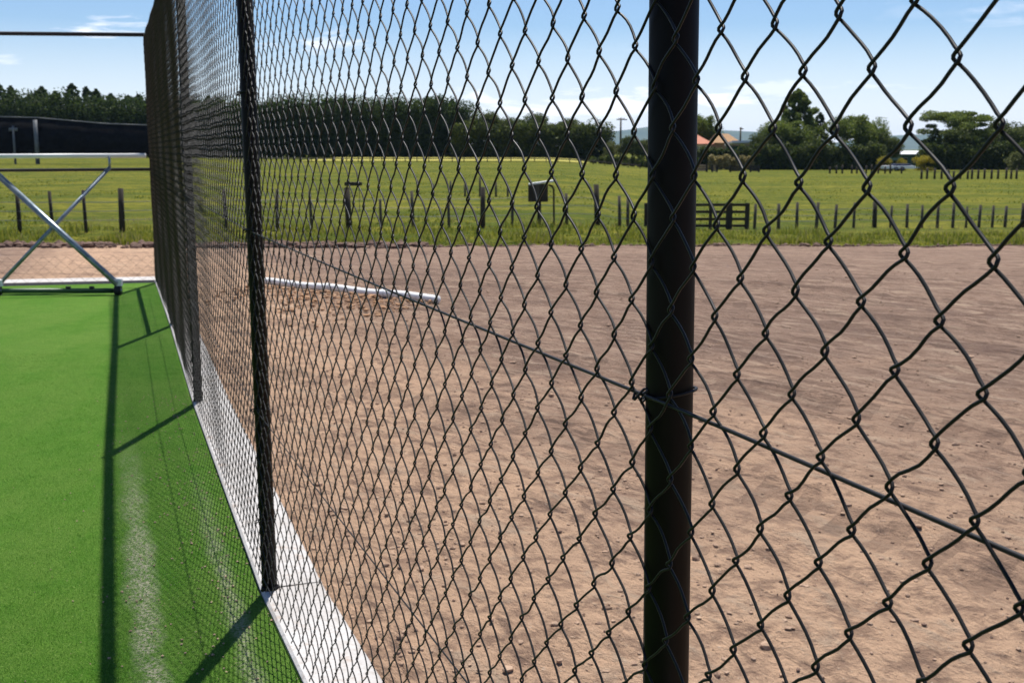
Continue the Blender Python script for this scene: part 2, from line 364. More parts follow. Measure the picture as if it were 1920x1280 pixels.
# phase: a knuckle at the column seen right of the near post
Yref = .9018
sref = float(np.interp(-Yref, -MPy, cum)); zref = 1.465
PH = .086; HP = PH/2; PV = .086
def mesh_panel(s0, s1, hires, parent, label=None):
    j0 = math.ceil((s0-sref)/HP); j1 = math.floor((s1-sref)/HP)
    if hires:
        prof = [(0,.0034,0,0),(.0020,.0028,.3,.5),(.0039,.0002,.55,1),(.0085,-.0061,.72,1),(.0145,-.0132,.92,1),(.0215,-.0215,1,1),(.0285,-.0298,.92,1),(.0345,-.0369,.72,1),(.0391,-.0432,.55,1),(.0410,-.0458,.3,.5)]
        ns = 6
    else:
        prof = [(0,.0042,0,0),(.0052,0,.36,1),(.0215,-.0215,1,1),(.0378,-.043,.36,1)]; ns = 4
    A = .0046; A2 = .0006; R = .0015 if hires else .0018
    AV = []; AQ = []; base = 0
    S = []; Z = []; N = []
    for j in range(j0, j1):
        # wire between column j and j+1 ; touches column j at knuckles of its parity
        par = j % 2
        zk0 = zref+par*PV/2
        k0 = math.ceil((.03-zk0)/PV); z = zk0+k0*PV; side = 0   # side 0: at column j
        ss, zz, nn = [], [], []
        top = H_F-.03
        while z < top:
            for dz, ds, na, nf in prof:
                if z+dz > top: break
                if side == 0: # at column j, overshoot to the left (smaller s), then going up-right
                    ss.append(j*HP-ds); nn.append(A2*nf)
                else:
                    ss.append((j+1)*HP+ds); nn.append(-A*na)
                zz.append(z+dz)
            z += PV/2; side = 1-side
        S.append(ss); Z.append(zz); N.append(nn)
    L = min(len(x) for x in S)
    S = np.array([x[:L] for x in S])+sref; Z = np.array([x[:L] for x in Z]); N = np.array([x[:L] for x in N])
    # stretch and sag irregularities shared by neighbouring wires
    jit = lambda a, b, k: np.sin(a*k+b*1.7*k+1.3)*np.sin(b*k*.9-a*.6*k)
    S2 = S+.0016*jit(S,Z,37)+.0022*jit(S,Z,6)+.0012*jit(Z,S,61); Z2 = Z+.0016*jit(Z,S,31)+.003*jit(Z,S,5)+.0012*jit(S,Z,67)
    px, py = path(S2); N = N+.004*jit(S,Z,3.1)
    P = np.stack([px+NV.x*N, py+NV.y*N, Z2], -1)
    T = np.zeros_like(P); T[:,1:-1] = P[:,2:]-P[:,:-2]; T[:,0] = P[:,1]-P[:,0]; T[:,-1] = P[:,-1]-P[:,-2]
    T /= np.linalg.norm(T, axis=-1, keepdims=True)
    nv = np.array([NV.x,NV.y,0.]); U = np.cross(T, nv); U /= np.linalg.norm(U, axis=-1, keepdims=True); Wv = np.cross(U, T)
    ang = np.arange(ns)*2*math.pi/ns
    R_ = P[:,:,None,:]+R*(U[:,:,None,:]*np.cos(ang)[None,None,:,None]+Wv[:,:,None,:]*np.sin(ang)[None,None,:,None])
    W = R_.shape[0]
    idx = np.arange(W*L*ns).reshape(W,L,ns)
    a = idx[:,:-1,:]; b = np.roll(idx,-1,axis=2)[:,:-1,:]; c = np.roll(idx,-1,axis=2)[:,1:,:]; d_ = idx[:,1:,:]
    Q = np.stack([a,b,c,d_],-1).reshape(-1,4)
    return npmesh('mesh_panel', R_.reshape(-1,3), Q, M_wire, parent, True)

fence = thing('chain_link_fence', 'tall black chain-link fence running beside the green court', 'fence')
nb = len(MP)-1       # panel 0 is the farthest bay
for i in range(nb):
    mesh_panel(cum[i]-(.0 if i else .0), cum[i+1]+HP, i >= nb-4, fence)
lean = {0:(.0,0),1:(-.0,0),2:(-.0257,0),3:(-.02,0),4:(0,0),5:(.02,0),6:(.05,0)}
tops = []
for i, (x, y) in enumerate(PC):
    bm = bmesh.new(); tx = lean[i][0]; x = x+(.0155 if i == 2 else 0)
    tube(bm, (x,y,-.1), (x+tx,y,H_F+.0), rp, rp, 24)
    po = bmo('post', bm, M_post, fence, True)
    bm = bmesh.new(); r = bmesh.ops.create_uvsphere(bm, u_segments=16, v_segments=8, radius=rp+.004)
    bmesh.ops.transform(bm, matrix=Matrix.Translation((x+tx,y,H_F+.02))@Matrix.Diagonal((1,1,.8,1)), verts=r['verts'])
    bmo('post_cap', bm, M_post, po, True); tops.append(Vector((x+tx,y,H_F-.02)))
    for h in ((.25,.62,1.197,1.62,2.1,2.5) if i < 6 else (.6,1.2,1.9)):
        cx = x+tx*h/H_F; bm = bmesh.new()
        ring = [Vector((cx+math.cos(a)*(rp+.003), y+math.sin(a)*(rp+.003), h+.006*math.sin(a+i))) for a in np.linspace(0,2*math.pi,17)]
        V, Q = sweep(ring, .0017, 5)
        vs = [bm.verts.new(v) for v in V]
        for q in Q: bm.faces.new([vs[k] for k in q])
        # twisted tail on the court side
        e = Vector((cx,y,h))+NV*(rp+.003)-FD*.012
        tail = [e+FD*(.026*u)+NV*(.006*math.sin(u*9)+.003)+Vector((0,0,.007*math.cos(u*11))) for u in np.linspace(0,1,12)]
        V, Q = sweep(tail, .0016, 5); vs = [bm.verts.new(v) for v in V]
        for q in Q: bm.faces.new([vs[k] for k in q])
        bmo('tie_wire', bm, M_wire, po, True)
    bm = bmesh.new(); tube(bm, (x,y,.010), (x,y,.024), rp+.006, rp+.003, 20); bmo('post_collar', bm, M_post, po, True)
for i in range(len(PC)-1):
    bm = bmesh.new(); a, b = tops[i], tops[i+1]; d_ = (b-a).normalized()
    tube(bm, a+d_*rp, b-d_*rp, .025, .025, 16); bmo('top_rail', bm, M_rail, fence, True)
bm = bmesh.new(); tube(bm, (PC[5][0],PC[5][1]+.02,1.18), (PC[6][0],PC[6][1]-.03,1.18), .019, .019, 14); bmo('mid_rail', bm, M_rail, fence, True)
for h, hn in ((1.197,.0020),(.62,.0016),(.06,.002)):
    pts = []
    for s in np.linspace(cum[0]+.05, cum[-1], 160):
        x, y = path(s); pts.append(Vector((x,y,h))-NV*.0058+Vector((0,0,-.004*abs(math.sin(s*1.0)))))
    V, Q = sweep(pts, hn, 6); npmesh('tension_wire', V, Q, M_wire, fence, True)

# end fence
A = Vector((-3.91,12.9,0)); B = Vector((-5.5,12.55,0)); ed = (B-A).normalized()
ef = thing('end_fence', 'black rails of the end fence standing on the far kerb', 'fence')
E = [A+ed*s for s in (3.3,6.6,9.9)]
for p in E:
    bm = bmesh.new(); tube(bm, p+Vector((0,0,-.1)), p+Vector((0,0,2.64)), rp, rp, 16); bmo('post', bm, M_post, ef, True)
bm = bmesh.new(); tube(bm, A+ed*.03+Vector((0.05,0,2.655)), A+ed*9.9+Vector((0,0,2.55)), .021, .021, 14); bmo('top_rail', bm, M_rail, ef, True)
bm = bmesh.new(); tube(bm, A+ed*.03+Vector((0.02,0,1.235)), A+ed*9.9+Vector((0,0,1.2)), .017, .017, 14); bmo('mid_rail', bm, M_rail, ef, True)
# thin wire skirt along the foot
SV, SQ = [], []
for w in range(int(9.8/.06)):
    z = .03; side = 0; pts = []
    while z < .36:
        pts.append(A+ed*(.04+(w+(side if w%2 == 0 else 1-side))*.06)+Vector((0,0,z))); z += .055; side = 1-side
    V, Q = sweep(pts, .0014, 3); o_ = len(SV); SV += V; SQ += [tuple(k+o_ for k in q) for q in Q]
npmesh('mesh_skirt', SV, SQ, M_wire, ef)

# leaning X braced frame
fr = thing('goal_frame', 'galvanised tube frame with an X brace leaning on the end fence', 'frame')
def FP(px, py, Y):
    z = py2z(py, Y); return Vector((px2X(px, Y, z), Y, z))
Yb, Yt = 11.75, 12.50
def slant(px, py, off=0):
    # point of the leaning plane seen at this pixel
    for Y in np.linspace(Yb, Yt, 60):
        p = FP(px, py, Y)
        if p.z <= .05+(Y-Yb)/(Yt-Yb)*1.3: best = p
    return best
bl, br = Vector((px2X(0,Yb,.05),Yb-.02,.05)), Vector((px2X(222,Yb,.05),Yb+.02,.05))
tl, tr = Vector((px2X(-6,Yt,1.22),Yt-.08,1.24)), Vector((px2X(206,Yt,1.24),Yt,1.26))
bay = (bl-br)
bm = bmesh.new(); tube(bm, tl+Vector((0,-.03,0)), br+Vector((0,-.03,.06)), .032, .032, 16); bmo('brace', bm, M_galv, fr, True)
bm = bmesh.new(); tube(bm, tr, bl+Vector((0,0,.06)), .020, .020, 14); bmo('brace', bm, M_galv, fr, True)
bm = bmesh.new(); tube(bm, tl+bay+Vector((0,-.03,0)), bl+Vector((0,-.03,.06)), .032, .032, 16); bmo('brace', bm, M_galv, fr, True)
bm = bmesh.new(); tube(bm, tl+Vector((0,0,0)), bl+bay+Vector((0,0,.06)), .020, .020, 14); bmo('brace', bm, M_galv, fr, True)
bm = bmesh.new(); tube(bm, br+Vector((0,0,-.005)), bl+bay+Vector((0,0,-.005)), .024, .024, 14); bmo('base_rail', bm, M_dkgreen, fr, True)
zt = py2z(292, Yt)
bm = bmesh.new(); tube(bm, Vector((px2X(270,Yt,zt),Yt+.05,zt+.0)), Vector((px2X(-240,Yt,zt),Yt-.22,zt-.01)), .024, .024, 14); bmo('top_rail', bm, M_white, fr, True)
bm = bmesh.new(); tube(bm, tr+Vector((0,0,-.02)), Vector((tr.x,tr.y,zt)), .013, .013, 10); bmo('hanger', bm, M_galv, fr, True); bm = bmesh.new(); tube(bm, tl+Vector((0,0,-.02)), Vector((tl.x,tl.y,zt)), .013, .013, 10); bmo('hanger', bm, M_galv, fr, True)
for p in (br, bl, bl+bay):
    bm = bmesh.new(); box(bm, p+Vector((0,-.01,.075)), (.075,.06,.07)); bk = bmo('bracket', bm, M_white, fr, False, .006)
    bm = bmesh.new(); tube(bm, p+Vector((-.03,-.03,.0)), p+Vector((.03,-.03,.0)), .046, .046, 18); bmo('wheel', bm, M_rubber, fr, True)
    bm = bmesh.new(); tube(bm, p+Vector((-.034,-.03,.0)), p+Vector((.034,-.03,.0)), .014, .014, 10); bmo('bolt', bm, M_galv, bk, True)
for pxx in (128,172):
    bm = bmesh.new(); box(bm, Vector((px2X(pxx,Yb,.08),Yb,.075)), (.045,.03,.03)); bmo('clip', bm, M_rubber, fr, False, .004)

# white pipe on the earth
pa, pb = Vector((px2X(480,13.0,-.15),13.0,0)), Vector((px2X(820,11.4,-.1),11.4,0))
pp = thing('white_pipe', 'long white plastic pipe lying on bare earth behind the fence', 'pipe')
for v in (pa,pb): v.z = dirt_z(v.x, v.y)+.04
pa.z += .01; pb.z += .01
ext = pa+(pb-pa)*.01
def pt(u, s=.006): return ext+(pb-ext)*u+Vector((0,0,s*math.sin(u*17)))
V, Q = sweep([pt(u) for u in np.linspace(0,1,30)], .038, 14); npmesh('pipe_body', V, Q, M_pvc, pp, True)
for u in (.42,.72):
    V, Q = sweep([pt(u), pt(u+.018)], .045, 14); npmesh('coupling', V, Q, M_pvc, pp, True)
bm = bmesh.new(); tube(bm, pt(.995), pt(1.0)+Vector((.012,-.006,0)), .042, .038, 14); bmo('end_cap', bm, M_pvc, pp, True)
# ------------------------------------------------------------------ clods
def lump_set(name, spots, mtl, label, sub=1):
    bm = bmesh.new(); bmesh.ops.create_icosphere(bm, subdivisions=sub, radius=1); bv = np.array([v.co[:] for v in bm.verts]); bf = np.array([[v.index for v in f.verts] for f in bm.faces]); bm.free()
    AV, AQ = [], []
    for k, (x, y, z, s) in enumerate(spots):
        v = bv*(1+RNG.uniform(-.3,.3,(len(bv),1)))*s*np.array([RNG.uniform(.8,1.5),RNG.uniform(.7,1.2),RNG.uniform(.45,.8)])
        a = RNG.uniform(0,6.28); c_, s_ = math.cos(a), math.sin(a)
        v = np.stack([v[:,0]*c_-v[:,1]*s_, v[:,0]*s_+v[:,1]*c_, v[:,2]],1)+np.array([x,y,z])
        AV.append(v); AQ.append(bf+k*len(bv))
    o = npmesh(name, np.concatenate(AV), np.concatenate(AQ), mtl, None, False)
    return tag(o, label, 'earth clods', kind='stuff')
sp_ = []
while len(sp_) < 9000:
    y = 2.4+(RNG.random()**1.6)*14; x = line_x(y)+.22+RNG.random()*(1.2+y*.75)
    cl = noise.noise(Vector((x*1.2,y*1.2,5)))
    if cl < -.1 and RNG.random() < .8: continue
    s = .0025+.009*RNG.random()**3+(.016*RNG.random() if RNG.random() < .03 else 0)
    sp_.append((x,y,dirt_z(x,y)+s*.25,s))
lump_set('earth_clods', sp_, M_clod, 'small loose clods and stones scattered over bare earth')
sp_ = []
for k in range(900):
    x = -12+RNG.random()*10; y = 26.6+RNG.random()*1.6
    s = .03+.10*RNG.random()**2; sp_.append((x,y,dirt_z(x,y)+s*.4,s))
for k in range(900):
    x = -2+RNG.random()*18; y = edge_y(x)-.05-RNG.random()*.35; s = .02+.05*RNG.random()**2; sp_.append((x,y,dirt_z(x,y)+s*.4,s))
lump_set('earth_rubble', sp_, M_clodd, 'rough dark clods heaped along the paddock edge')
# crumbs and dry leaf bits on the turf
sp_ = []
while len(sp_) < 700:
    y = 2.9+RNG.random()*4; x = line_x(y)-.04-abs(RNG.normal())*.28; sp_.append((x,y,.006,.0015+.0035*RNG.random()**2))
lump_set('sand_crumbs', sp_, M_clod, 'pale sand crumbs scattered on the turf beside the fence')
sp_ = []
for k in range(1300):
    u = RNG.random()**.8; v = RNG.normal()*.5; c0 = ext+(pb-ext)*u; x, y = c0.x+v*.5-.1, c0.y+v-.3; s_ = .006+.022*RNG.random()**2.5
    if y > c0.y-.05: continue
    sp_.append((x,y,dirt_z(x,y)+s_*.4+.02*max(0,1-abs(v)),s_))
M_oc = noisy('orange clod', (.46,.27,.15), (.28,.18,.12), 6, .95, .05, (1,1,1), .01)
lump_set('orange_clods', sp_, M_oc, 'loose orange clods strewn below the white pipe')
# dark gravel dots
sp_ = []
while len(sp_) < 420:
    y = 2.6+(RNG.random()**1.3)*6; x = line_x(y)+.3+RNG.random()*(.8+y*.75); s = .003+.006*RNG.random(); sp_.append((x,y,dirt_z(x,y)+s*.3,s))
lump_set('dark_pebbles', sp_, M_clodd, 'dark crumbs scattered on the bare earth near the fence')

# ------------------------------------------------------------------ tall grass along the farm fence
def blades(name, spots, mtl, label, hgt, wid):
    n = len(spots); P = np.array(spots); h = RNG.uniform(hgt[0],hgt[1],n)*P[:,3]; w = RNG.uniform(wid[0],wid[1],n); a = RNG.uniform(0,6.28,n); ln = RNG.uniform(-.35,.35,(n,2))*h[:,None]
    dx, dy = np.cos(a)*w, np.sin(a)*w
    v0 = np.stack([P[:,0]-dx,P[:,1]-dy,P[:,2]],1); v1 = np.stack([P[:,0]+dx,P[:,1]+dy,P[:,2]],1)
    m1 = np.stack([P[:,0]+dx*.7+ln[:,0]*.4,P[:,1]+dy*.7+ln[:,1]*.4,P[:,2]+h*.6],1); m0 = np.stack([P[:,0]-dx*.7+ln[:,0]*.4,P[:,1]-dy*.7+ln[:,1]*.4,P[:,2]+h*.6],1)
    t1 = np.stack([P[:,0]+dx*.1+ln[:,0],P[:,1]+dy*.1+ln[:,1],P[:,2]+h],1); t0 = np.stack([P[:,0]-dx*.1+ln[:,0],P[:,1]-dy*.1+ln[:,1],P[:,2]+h],1)
    V = np.stack([v0,v1,m1,m0,t1,t0],1).reshape(-1,3); b = np.arange(n)*6
    Q = np.concatenate([np.stack([b,b+1,b+2,b+3],1), np.stack([b+3,b+2,b+4,b+5],1)])
    return tag(npmesh(name, V, Q, mtl), label, 'grass', kind='stuff')
def gspots(n, x0, x1, yo, spread, amp=1):
    out = []
    for k in range(n):
        x = x0+RNG.random()*(x1-x0); y = edge_y(x)+yo+RNG.random()**1.6*spread
        c_ = max(.25, .6+1.3*noise.noise(Vector((x*.8,y*.8,9))))*amp; out.append((x,y,pad_z(x,y)-.02,c_))
    return out
blades('long_grass', gspots(26000,-14,19,.05,5.5), L_grass, 'longer yellow green grass along the paddock edge', (.07,.22), (.008,.02))
blades('dry_grass', gspots(5000,-14,19,0,9), L_dry, 'dry pale stalks among the paddock edge grass', (.08,.26), (.005,.012))
out = []
for k in range(150000):
    y = 2.8+5.5*RNG.random()**1.7; x = line_x(y)-.045-RNG.random()*(.55+y*.36)
    ac = (line_x(y)-x)*FD.y; w_ = noise.noise(Vector((x*9,y*5,1)))*.05
    if 3 < y < 5.9 and ((abs(ac-.40+w_) < .07 and RNG.random() < .9) or (abs(ac-.13+w_) < .045 and RNG.random() < .8)): continue
    if ac < .5 and RNG.random() < .35: continue
    out.append((x,y,.001,1))
M_fib = leafmat('turf fibre', (.05,.16,.012), (.19,.38,.055), 3)
blades('turf_fibres', out, M_fib, 'short green fibres of the artificial turf near the fence', (.003,.007), (.0007,.0013))
# tufts out in the paddock
out = []
for k in range(22000):
    y = 34+RNG.random()**1.5*70; x = (RNG.random()*1.05-.5)*y
    if noise.noise(Vector((x*.25,y*.12,2))) < .0: continue
    out.append((x,y,pad_z(x,y)-.02,1))
blades('paddock_tufts', out, L_grass, 'scattered grass tufts out in the paddock', (.04,.10), (.02,.05))

# ------------------------------------------------------------------ farm fences
def post_mesh(w, h, top_round=False):
    bm = bmesh.new(); tube(bm, (0,0,-.2), (0,0,h), w/2*1.05, w/2*.92, 10); 
    if top_round: tube(bm, (0,0,h), (0,0,h+w*.25), w/2*.92, w*.25, 10)
    return bm
ff = thing('farm_fence', 'low post and wire fence along the near edge of the paddock', 'fence')
def ffY(px): return float(np.interp(px, [-300,0,300,900,1300,2100],[31,31,31.3,33,37,38.5]))
near_posts = [(-30,80,9),(38,80,11),(100,78,9),(162,80,9),(230,82,15),(300,80,9),(362,76,9),(425,76,9),(520,76,9),(585,72,8),(655,75,17),(715,55,8),(775,70,9),(842,60,8),(905,76,14),
  (960,55,8),(1012,60,8),(1063,58,9),(1120,76,15),(1162,58,9),(1177,55,9),(1415,47,8),(1460,47,9),(1494,50,8),(1531,50,9),(1566,45,8),(1601,47,7),(1640,49,12),(1670,42,7),(1701,46,8),(1729,44,7),(1758,46,8),
  (1787,47,8),(1812,40,6),(1836,43,8),(1861,42,7),(1885,41,8),(1918,46,12),(1950,44,8),(1990,44,8)]
TP = []
for px, hp, wp in near_posts:
    Y = ffY(px); X = px2X(px, Y, -.8); z = pad_z(X, Y); h = hp/F*Y
    bm = post_mesh(wp/F*Y*.72, h, wp > 15); bmesh.ops.rotate(bm, cent=(0,0,0), matrix=Matrix.Rotation(RNG.uniform(-.04,.04),3,'Y'), verts=bm.verts)
    o = bmo('post', bm, M_wooddark if wp > 10 or px < 400 else M_wood, ff, True); o.location = (X,Y,z); TP.append((X,Y,z,h))
left = [q for q in TP if q[0] < px2X(1180,37)]; right = [q for q in TP if q[0] > px2X(1410,38)]
for run in (left, right):
    for k in (.35,.6,.85):
        pts = [Vector((x,y-.05,z+(.95 if x < 3 else .72)*k)) for x, y, z, h in run]
        V, Q = sweep(pts, .007, 4); npmesh('wire', V, Q, M_fpost, ff)
# farm gate
YG = 37.3
gx0, gx1 = px2X(1212,YG,-.8), px2X(1400,YG,-.8); gz = pad_z((gx0+gx1)/2, YG)
gate = thing('farm_gate', 'low dark timber farm gate in the paddock fence line', 'gate', ((gx0+gx1)/2,YG,gz))
hw = (gx1-gx0)/2; gh = .84
for k, zz in enumerate((.12,.33,.56,.78)):
    bm = bmesh.new(); box(bm, (0,0,zz), (2*hw,.04,.085)); bmo('rail', bm, M_wooddark, gate, False, .006)
for xx, w in ((-hw,.16),(-hw*.15,.08),(hw*.27,.10),(hw*.64,.20),(hw,.14)):
    bm = bmesh.new(); box(bm, (xx,-.05,gh/2-.1), (w,.06,gh+.2)); bmo('upright', bm, M_wooddark, gate, False, .008)
# second fence across the paddock
f2_ = thing('stock_fence', 'short run of grey posts standing out in the paddock grass', 'fence')
for px, hp in ((783,34),(812,26),(845,32),(872,26),(900,40),(930,30),(952,22)):
    Y = 52; X = px2X(px,Y,-.7); bm = post_mesh(.10, hp/F*Y*.9); o = bmo('post', bm, M_wood, f2_, True); o.location = (X,Y,pad_z(X,Y))
f3 = thing('boundary_fence', 'distant line of dark posts at the far right paddock edge', 'fence'); TP = []
for px in list(range(1556,1662,13))+[1668,1690]+list(range(1728,1990,12)):
    Y = 118 if px < 1700 else 98; jx = RNG.uniform(-3,3)
    X = px2X(px+jx,Y,-1); bm = post_mesh(.18, RNG.uniform(.65,.95)); o = bmo('post', bm, M_wooddark, f3, True); o.location = (X,Y,pad_z(X,Y)); TP.append((X,Y,pad_z(X,Y)))
V, Q = sweep([Vector((x,y,z+.6)) for x, y, z in TP if y < 110], .02, 4); npmesh('wire', V, Q, M_wooddark, f3)
V = []
f4 = thing('boundary_fence', 'thin dark wire fence between paddock and dry yellow field', 'fence')
pts = []
for px in range(430,1220,22):
    Y = 128; X = px2X(px,Y,0); bm = post_mesh(.10,.55); o = bmo('post', bm, M_wooddark, f4, True); o.location = (X,Y,pad_z(X,Y)); pts.append(Vector((X,Y,pad_z(X,Y)+.35)))
V, Q = sweep(pts, .05, 4); npmesh('wire', V, Q, M_wooddark, f4)

# feed box on a stand
Y = 33.8; X = px2X(1010,Y,-.2); z0 = pad_z(X,Y); zb = py2z(378,Y); ztp = py2z(345,Y)
fb = thing('feed_box', 'dark box with pale raised lid on a post by the paddock', 'feed box', (X,Y,z0))
bm = bmesh.new(); box(bm, (-.02,0,(zb+ztp)/2-z0), (.56,.34,ztp-zb)); bmo('box_body', bm, M_wooddark, fb, False, .02)
bm = bmesh.new(); box(bm, (.10,0,ztp-z0+.045), (.78,.42,.05), Matrix.Rotation(-.14,3,'Y')); bmo('lid', bm, M_white, fb, False, .01)
bm = bmesh.new(); box(bm, (-.05,-.19,(zb+ztp)/2-z0), (.10,.04,ztp-zb)); bmo('slat', bm, M_wood, fb, False, .006)
bm = bmesh.new(); tube(bm, (.0,0,-.1), (.02,0,zb-z0), .05, .045, 12); bmo('post', bm, M_wooddark, fb, True)
V, Q = sweep([(.28,0,ztp-z0-.03),(.38,0,ztp-z0-.06),(.43,0,ztp-z0-.16),(.44,0,.15),(.46,0,-.1)], .028, 8); npmesh('side_pipe', V, Q, M_wooddark, fb, True)
Y = 41; X = px2X(663,Y,-.2); z0 = pad_z(X,Y); zt_ = py2z(341,Y)
tr_ = thing('feed_trough', 'small dark trough raised on thin legs in the paddock', 'trough', (X,Y,z0))
bm = bmesh.new(); box(bm, (0,0,zt_-z0-.07), (.58,.3,.13)); bmo('tray', bm, M_wooddark, tr_, False, .02)
for sx_ in (-1,1):
    bm = bmesh.new(); tube(bm, (sx_*.2,0,-.1), (sx_*.2,0,zt_-z0-.12), .012, .012, 8); bmo('leg', bm, M_wood, tr_, True)

# ------------------------------------------------------------------ foliage
def leaves(C, n, R, size, flat=1.0, tri=False):
    """n leaf clumps around the centres C (k,3) with radii R (k,)"""
    k = RNG.integers(0, len(C), n); d = RNG.normal(size=(n,3)); d /= np.linalg.norm(d,axis=1,keepdims=True)
    r = R[k]*(RNG.random(n)**.45); p = C[k]+d*r[:,None]*np.array([1,1,flat])
    u = RNG.normal(size=(n,3)); u /= np.linalg.norm(u,axis=1,keepdims=True)
    w = np.cross(u, RNG.normal(size=(n,3))); w /= np.linalg.norm(w,axis=1,keepdims=True)
    s = size*RNG.uniform(.5,1.3,n)[:,None]
    V = np.stack([p-u*s*.5, p+w*s*.32, p+u*s*.6, p-w*s*.32],1).reshape(-1,3)
    b = np.arange(n)*4; return V, np.stack([b,b+1,b+2,b+3],1)
def crown_round(h, r, n, leaf, trunk=.25, clumps=34, ragged=.5):
    C = []; R = []
    for k in range(clumps):
        a = RNG.uniform(0,6.28); e = RNG.uniform(-.35,1); rr = RNG.uniform(.45,1)
        zc = h*(trunk+(1-trunk)*.5)+math.sin(e*1.45)*h*(1-trunk)*.40*rr
        C.append((math.cos(a)*r*.75*rr*math.cos(e*1.2), math.sin(a)*r*.75*rr*math.cos(e*1.2), zc)); R.append(r*RNG.uniform(.18,.40)*(1+ragged*RNG.uniform(-.3,.3)))
    for k in range(8): a = k*.785; C.append((math.cos(a)*r*.5,math.sin(a)*r*.5,h*trunk*.8)); R.append(r*.35)
    return leaves(np.array(C), n, np.array(R), leaf)
def crown_pine(h, r, n, leaf):
    C = []; R = []
    for k in range(150):
        u = (k/150)**.85; z = h*(.03+.94*u); a = k*2.4+RNG.uniform(-.4,.4); rr = r*(1-u)**.5*RNG.uniform(.4,1.1)
        C.append((math.cos(a)*rr, math.sin(a)*rr, z+rr*.15)); R.append(max(.14, r*.30*(1-u*.75)*RNG.uniform(.6,1.2)))
    C.append((0,0,h*.985)); R.append(.15)
    return leaves(np.array(C), n, np.array(R), leaf, .8)
def crown_flat(h, r, n, leaf):
    C = []; R = []
    for k in range(60):
        a = RNG.uniform(0,6.28); rr = r*RNG.uniform(.05,1)**.8; lv = RNG.choice([.52,.66,.78,.9,.97]); C.append((math.cos(a)*rr*(1.15-lv*.35), math.sin(a)*rr, h*lv+RNG.uniform(-.15,.15))); R.append(r*RNG.uniform(.16,.32))
    for k in range(12): a = k*.52; C.append((math.cos(a)*r*.6,math.sin(a)*r*.6,h*.25)); R.append(r*.4)
    return leaves(np.array(C), n, np.array(R), leaf, .5)
def trunk_bm(h, r0, limbs=7, spread=1.5):
    bm = bmesh.new(); tube(bm, (0,0,-.3), (.1,0,h*.6), r0, r0*.55, 10); tube(bm, (.1,0,h*.6), (0,.05,h*.92), r0*.55, r0*.12, 8)
    for k in range(limbs):
        a = k*2.4; z = h*(.25+.55*k/limbs); l = spread*(1-.4*k/limbs); tube(bm, (.05,0,z), (math.cos(a)*l,math.sin(a)*l,z+l*.7), r0*.35, r0*.1, 6)
    return bm
PROTO = {}
def proto(key, crown, mtl, h, r0, spread):
    root = D.objects.new('tree', None); V, Q = crown
    PROTO[key] = (V, Q, mtl, h, r0, spread)
for k in range(5): proto('pine%d'%k, crown_pine(9.3, RNG.uniform(1.6,2.1), 14000, .21), L_pine, 9.3, .2, 1.0)
meshes = {}
def tree(name, key, label, X, Y, hscale=1, rscale=1, group=None, cat='tree', leafm=None, zoff=0, rot=None):
    V, Q, mtl, h, r0, spread = PROTO[key]
    root = thing(name, label, cat, (X,Y,pad_z(X,Y)-.05+zoff), RNG.uniform(0,6.28) if rot is None else rot, group)
    root.scale = (rscale,rscale,hscale)
    if key not in meshes:
        c_ = npmesh('crown', V, Q, mtl, root); tk = bmo('trunk', trunk_bm(h,r0,7,spread), M_bark, root, True); meshes[key] = (c_, tk)
    else:
        for s in meshes[key]:
            c_ = s.copy(); COL.objects.link(c_); c_.parent = root
    return root
# pines of the shelterbelt
x = px2X(-60,168)
k = 0
while x < px2X(872,168):
    px = 960+x/(168*cp)*F
    top = float(np.interp(px, [-60,0,60,145,230,300,480,560,700,860,900],[165,158,170,158,170,178,182,186,186,182,214]))+RNG.uniform(-6,8)
    Y = 168+RNG.uniform(-1.5,2.5); h = py2z(top,Y)-pad_z(x,Y)
    lab = 'tall dark conifer in the row beyond the black screen' if px < 283 else 'dark conifer in the shelterbelt row seen through the fence mesh'
    grp = 'conifers beyond the black screen' if px < 283 else 'shelterbelt conifers seen through the mesh'
    tree('conifer_tree', 'pine%d'%(k%5), lab, x, Y, h/9.3, RNG.uniform(1.25,1.75), grp); x += RNG.uniform(1.5,2.3); k += 1
# dense lower hedge in front of the belt
def hedge(name, label, x0, x1, Y, h, d, mtl, n, leaf, group=None):
    L = x1-x0; m = max(6,int(L/.8)); C = []; R = []
    for i in range(m):
        for lv in (.2,.55,.85): C.append((x0+L*i/(m-1)-(x0+x1)/2, RNG.uniform(-d,d)*.3, h*lv*RNG.uniform(.85,1.1))); R.append(h*.28*RNG.uniform(.8,1.3))
    V, Q = leaves(np.array(C), n, np.array(R), leaf)
    X = (x0+x1)/2; g = pad_z(X,Y)-.05
    root = thing(name, label, 'hedge', (X,Y,g), 0, group); npmesh('foliage', V, Q, mtl, root)
    bm = bmesh.new()
    for i in range(max(3,m//5)):
        xx = (i/(max(3,m//5)-1)-.5)*L*.95; tube(bm, (xx,0,-.3), (xx+.1,0,h*.7), .08, .04, 6)
    bmo('stem', bm, M_bark, root); return root
hedge('hedge', 'thick dark undergrowth hedge below the shelterbelt conifers', px2X(280,166), px2X(880,166), 165.5, 7.5, 1.5, L_pine, 110000, .32)
hedge('hedge', 'thick dark undergrowth hedge below conifers beyond the black screen', px2X(-80,166), px2X(280,166), 165.5, 7.7, 1.5, L_pine, 64000, .32)

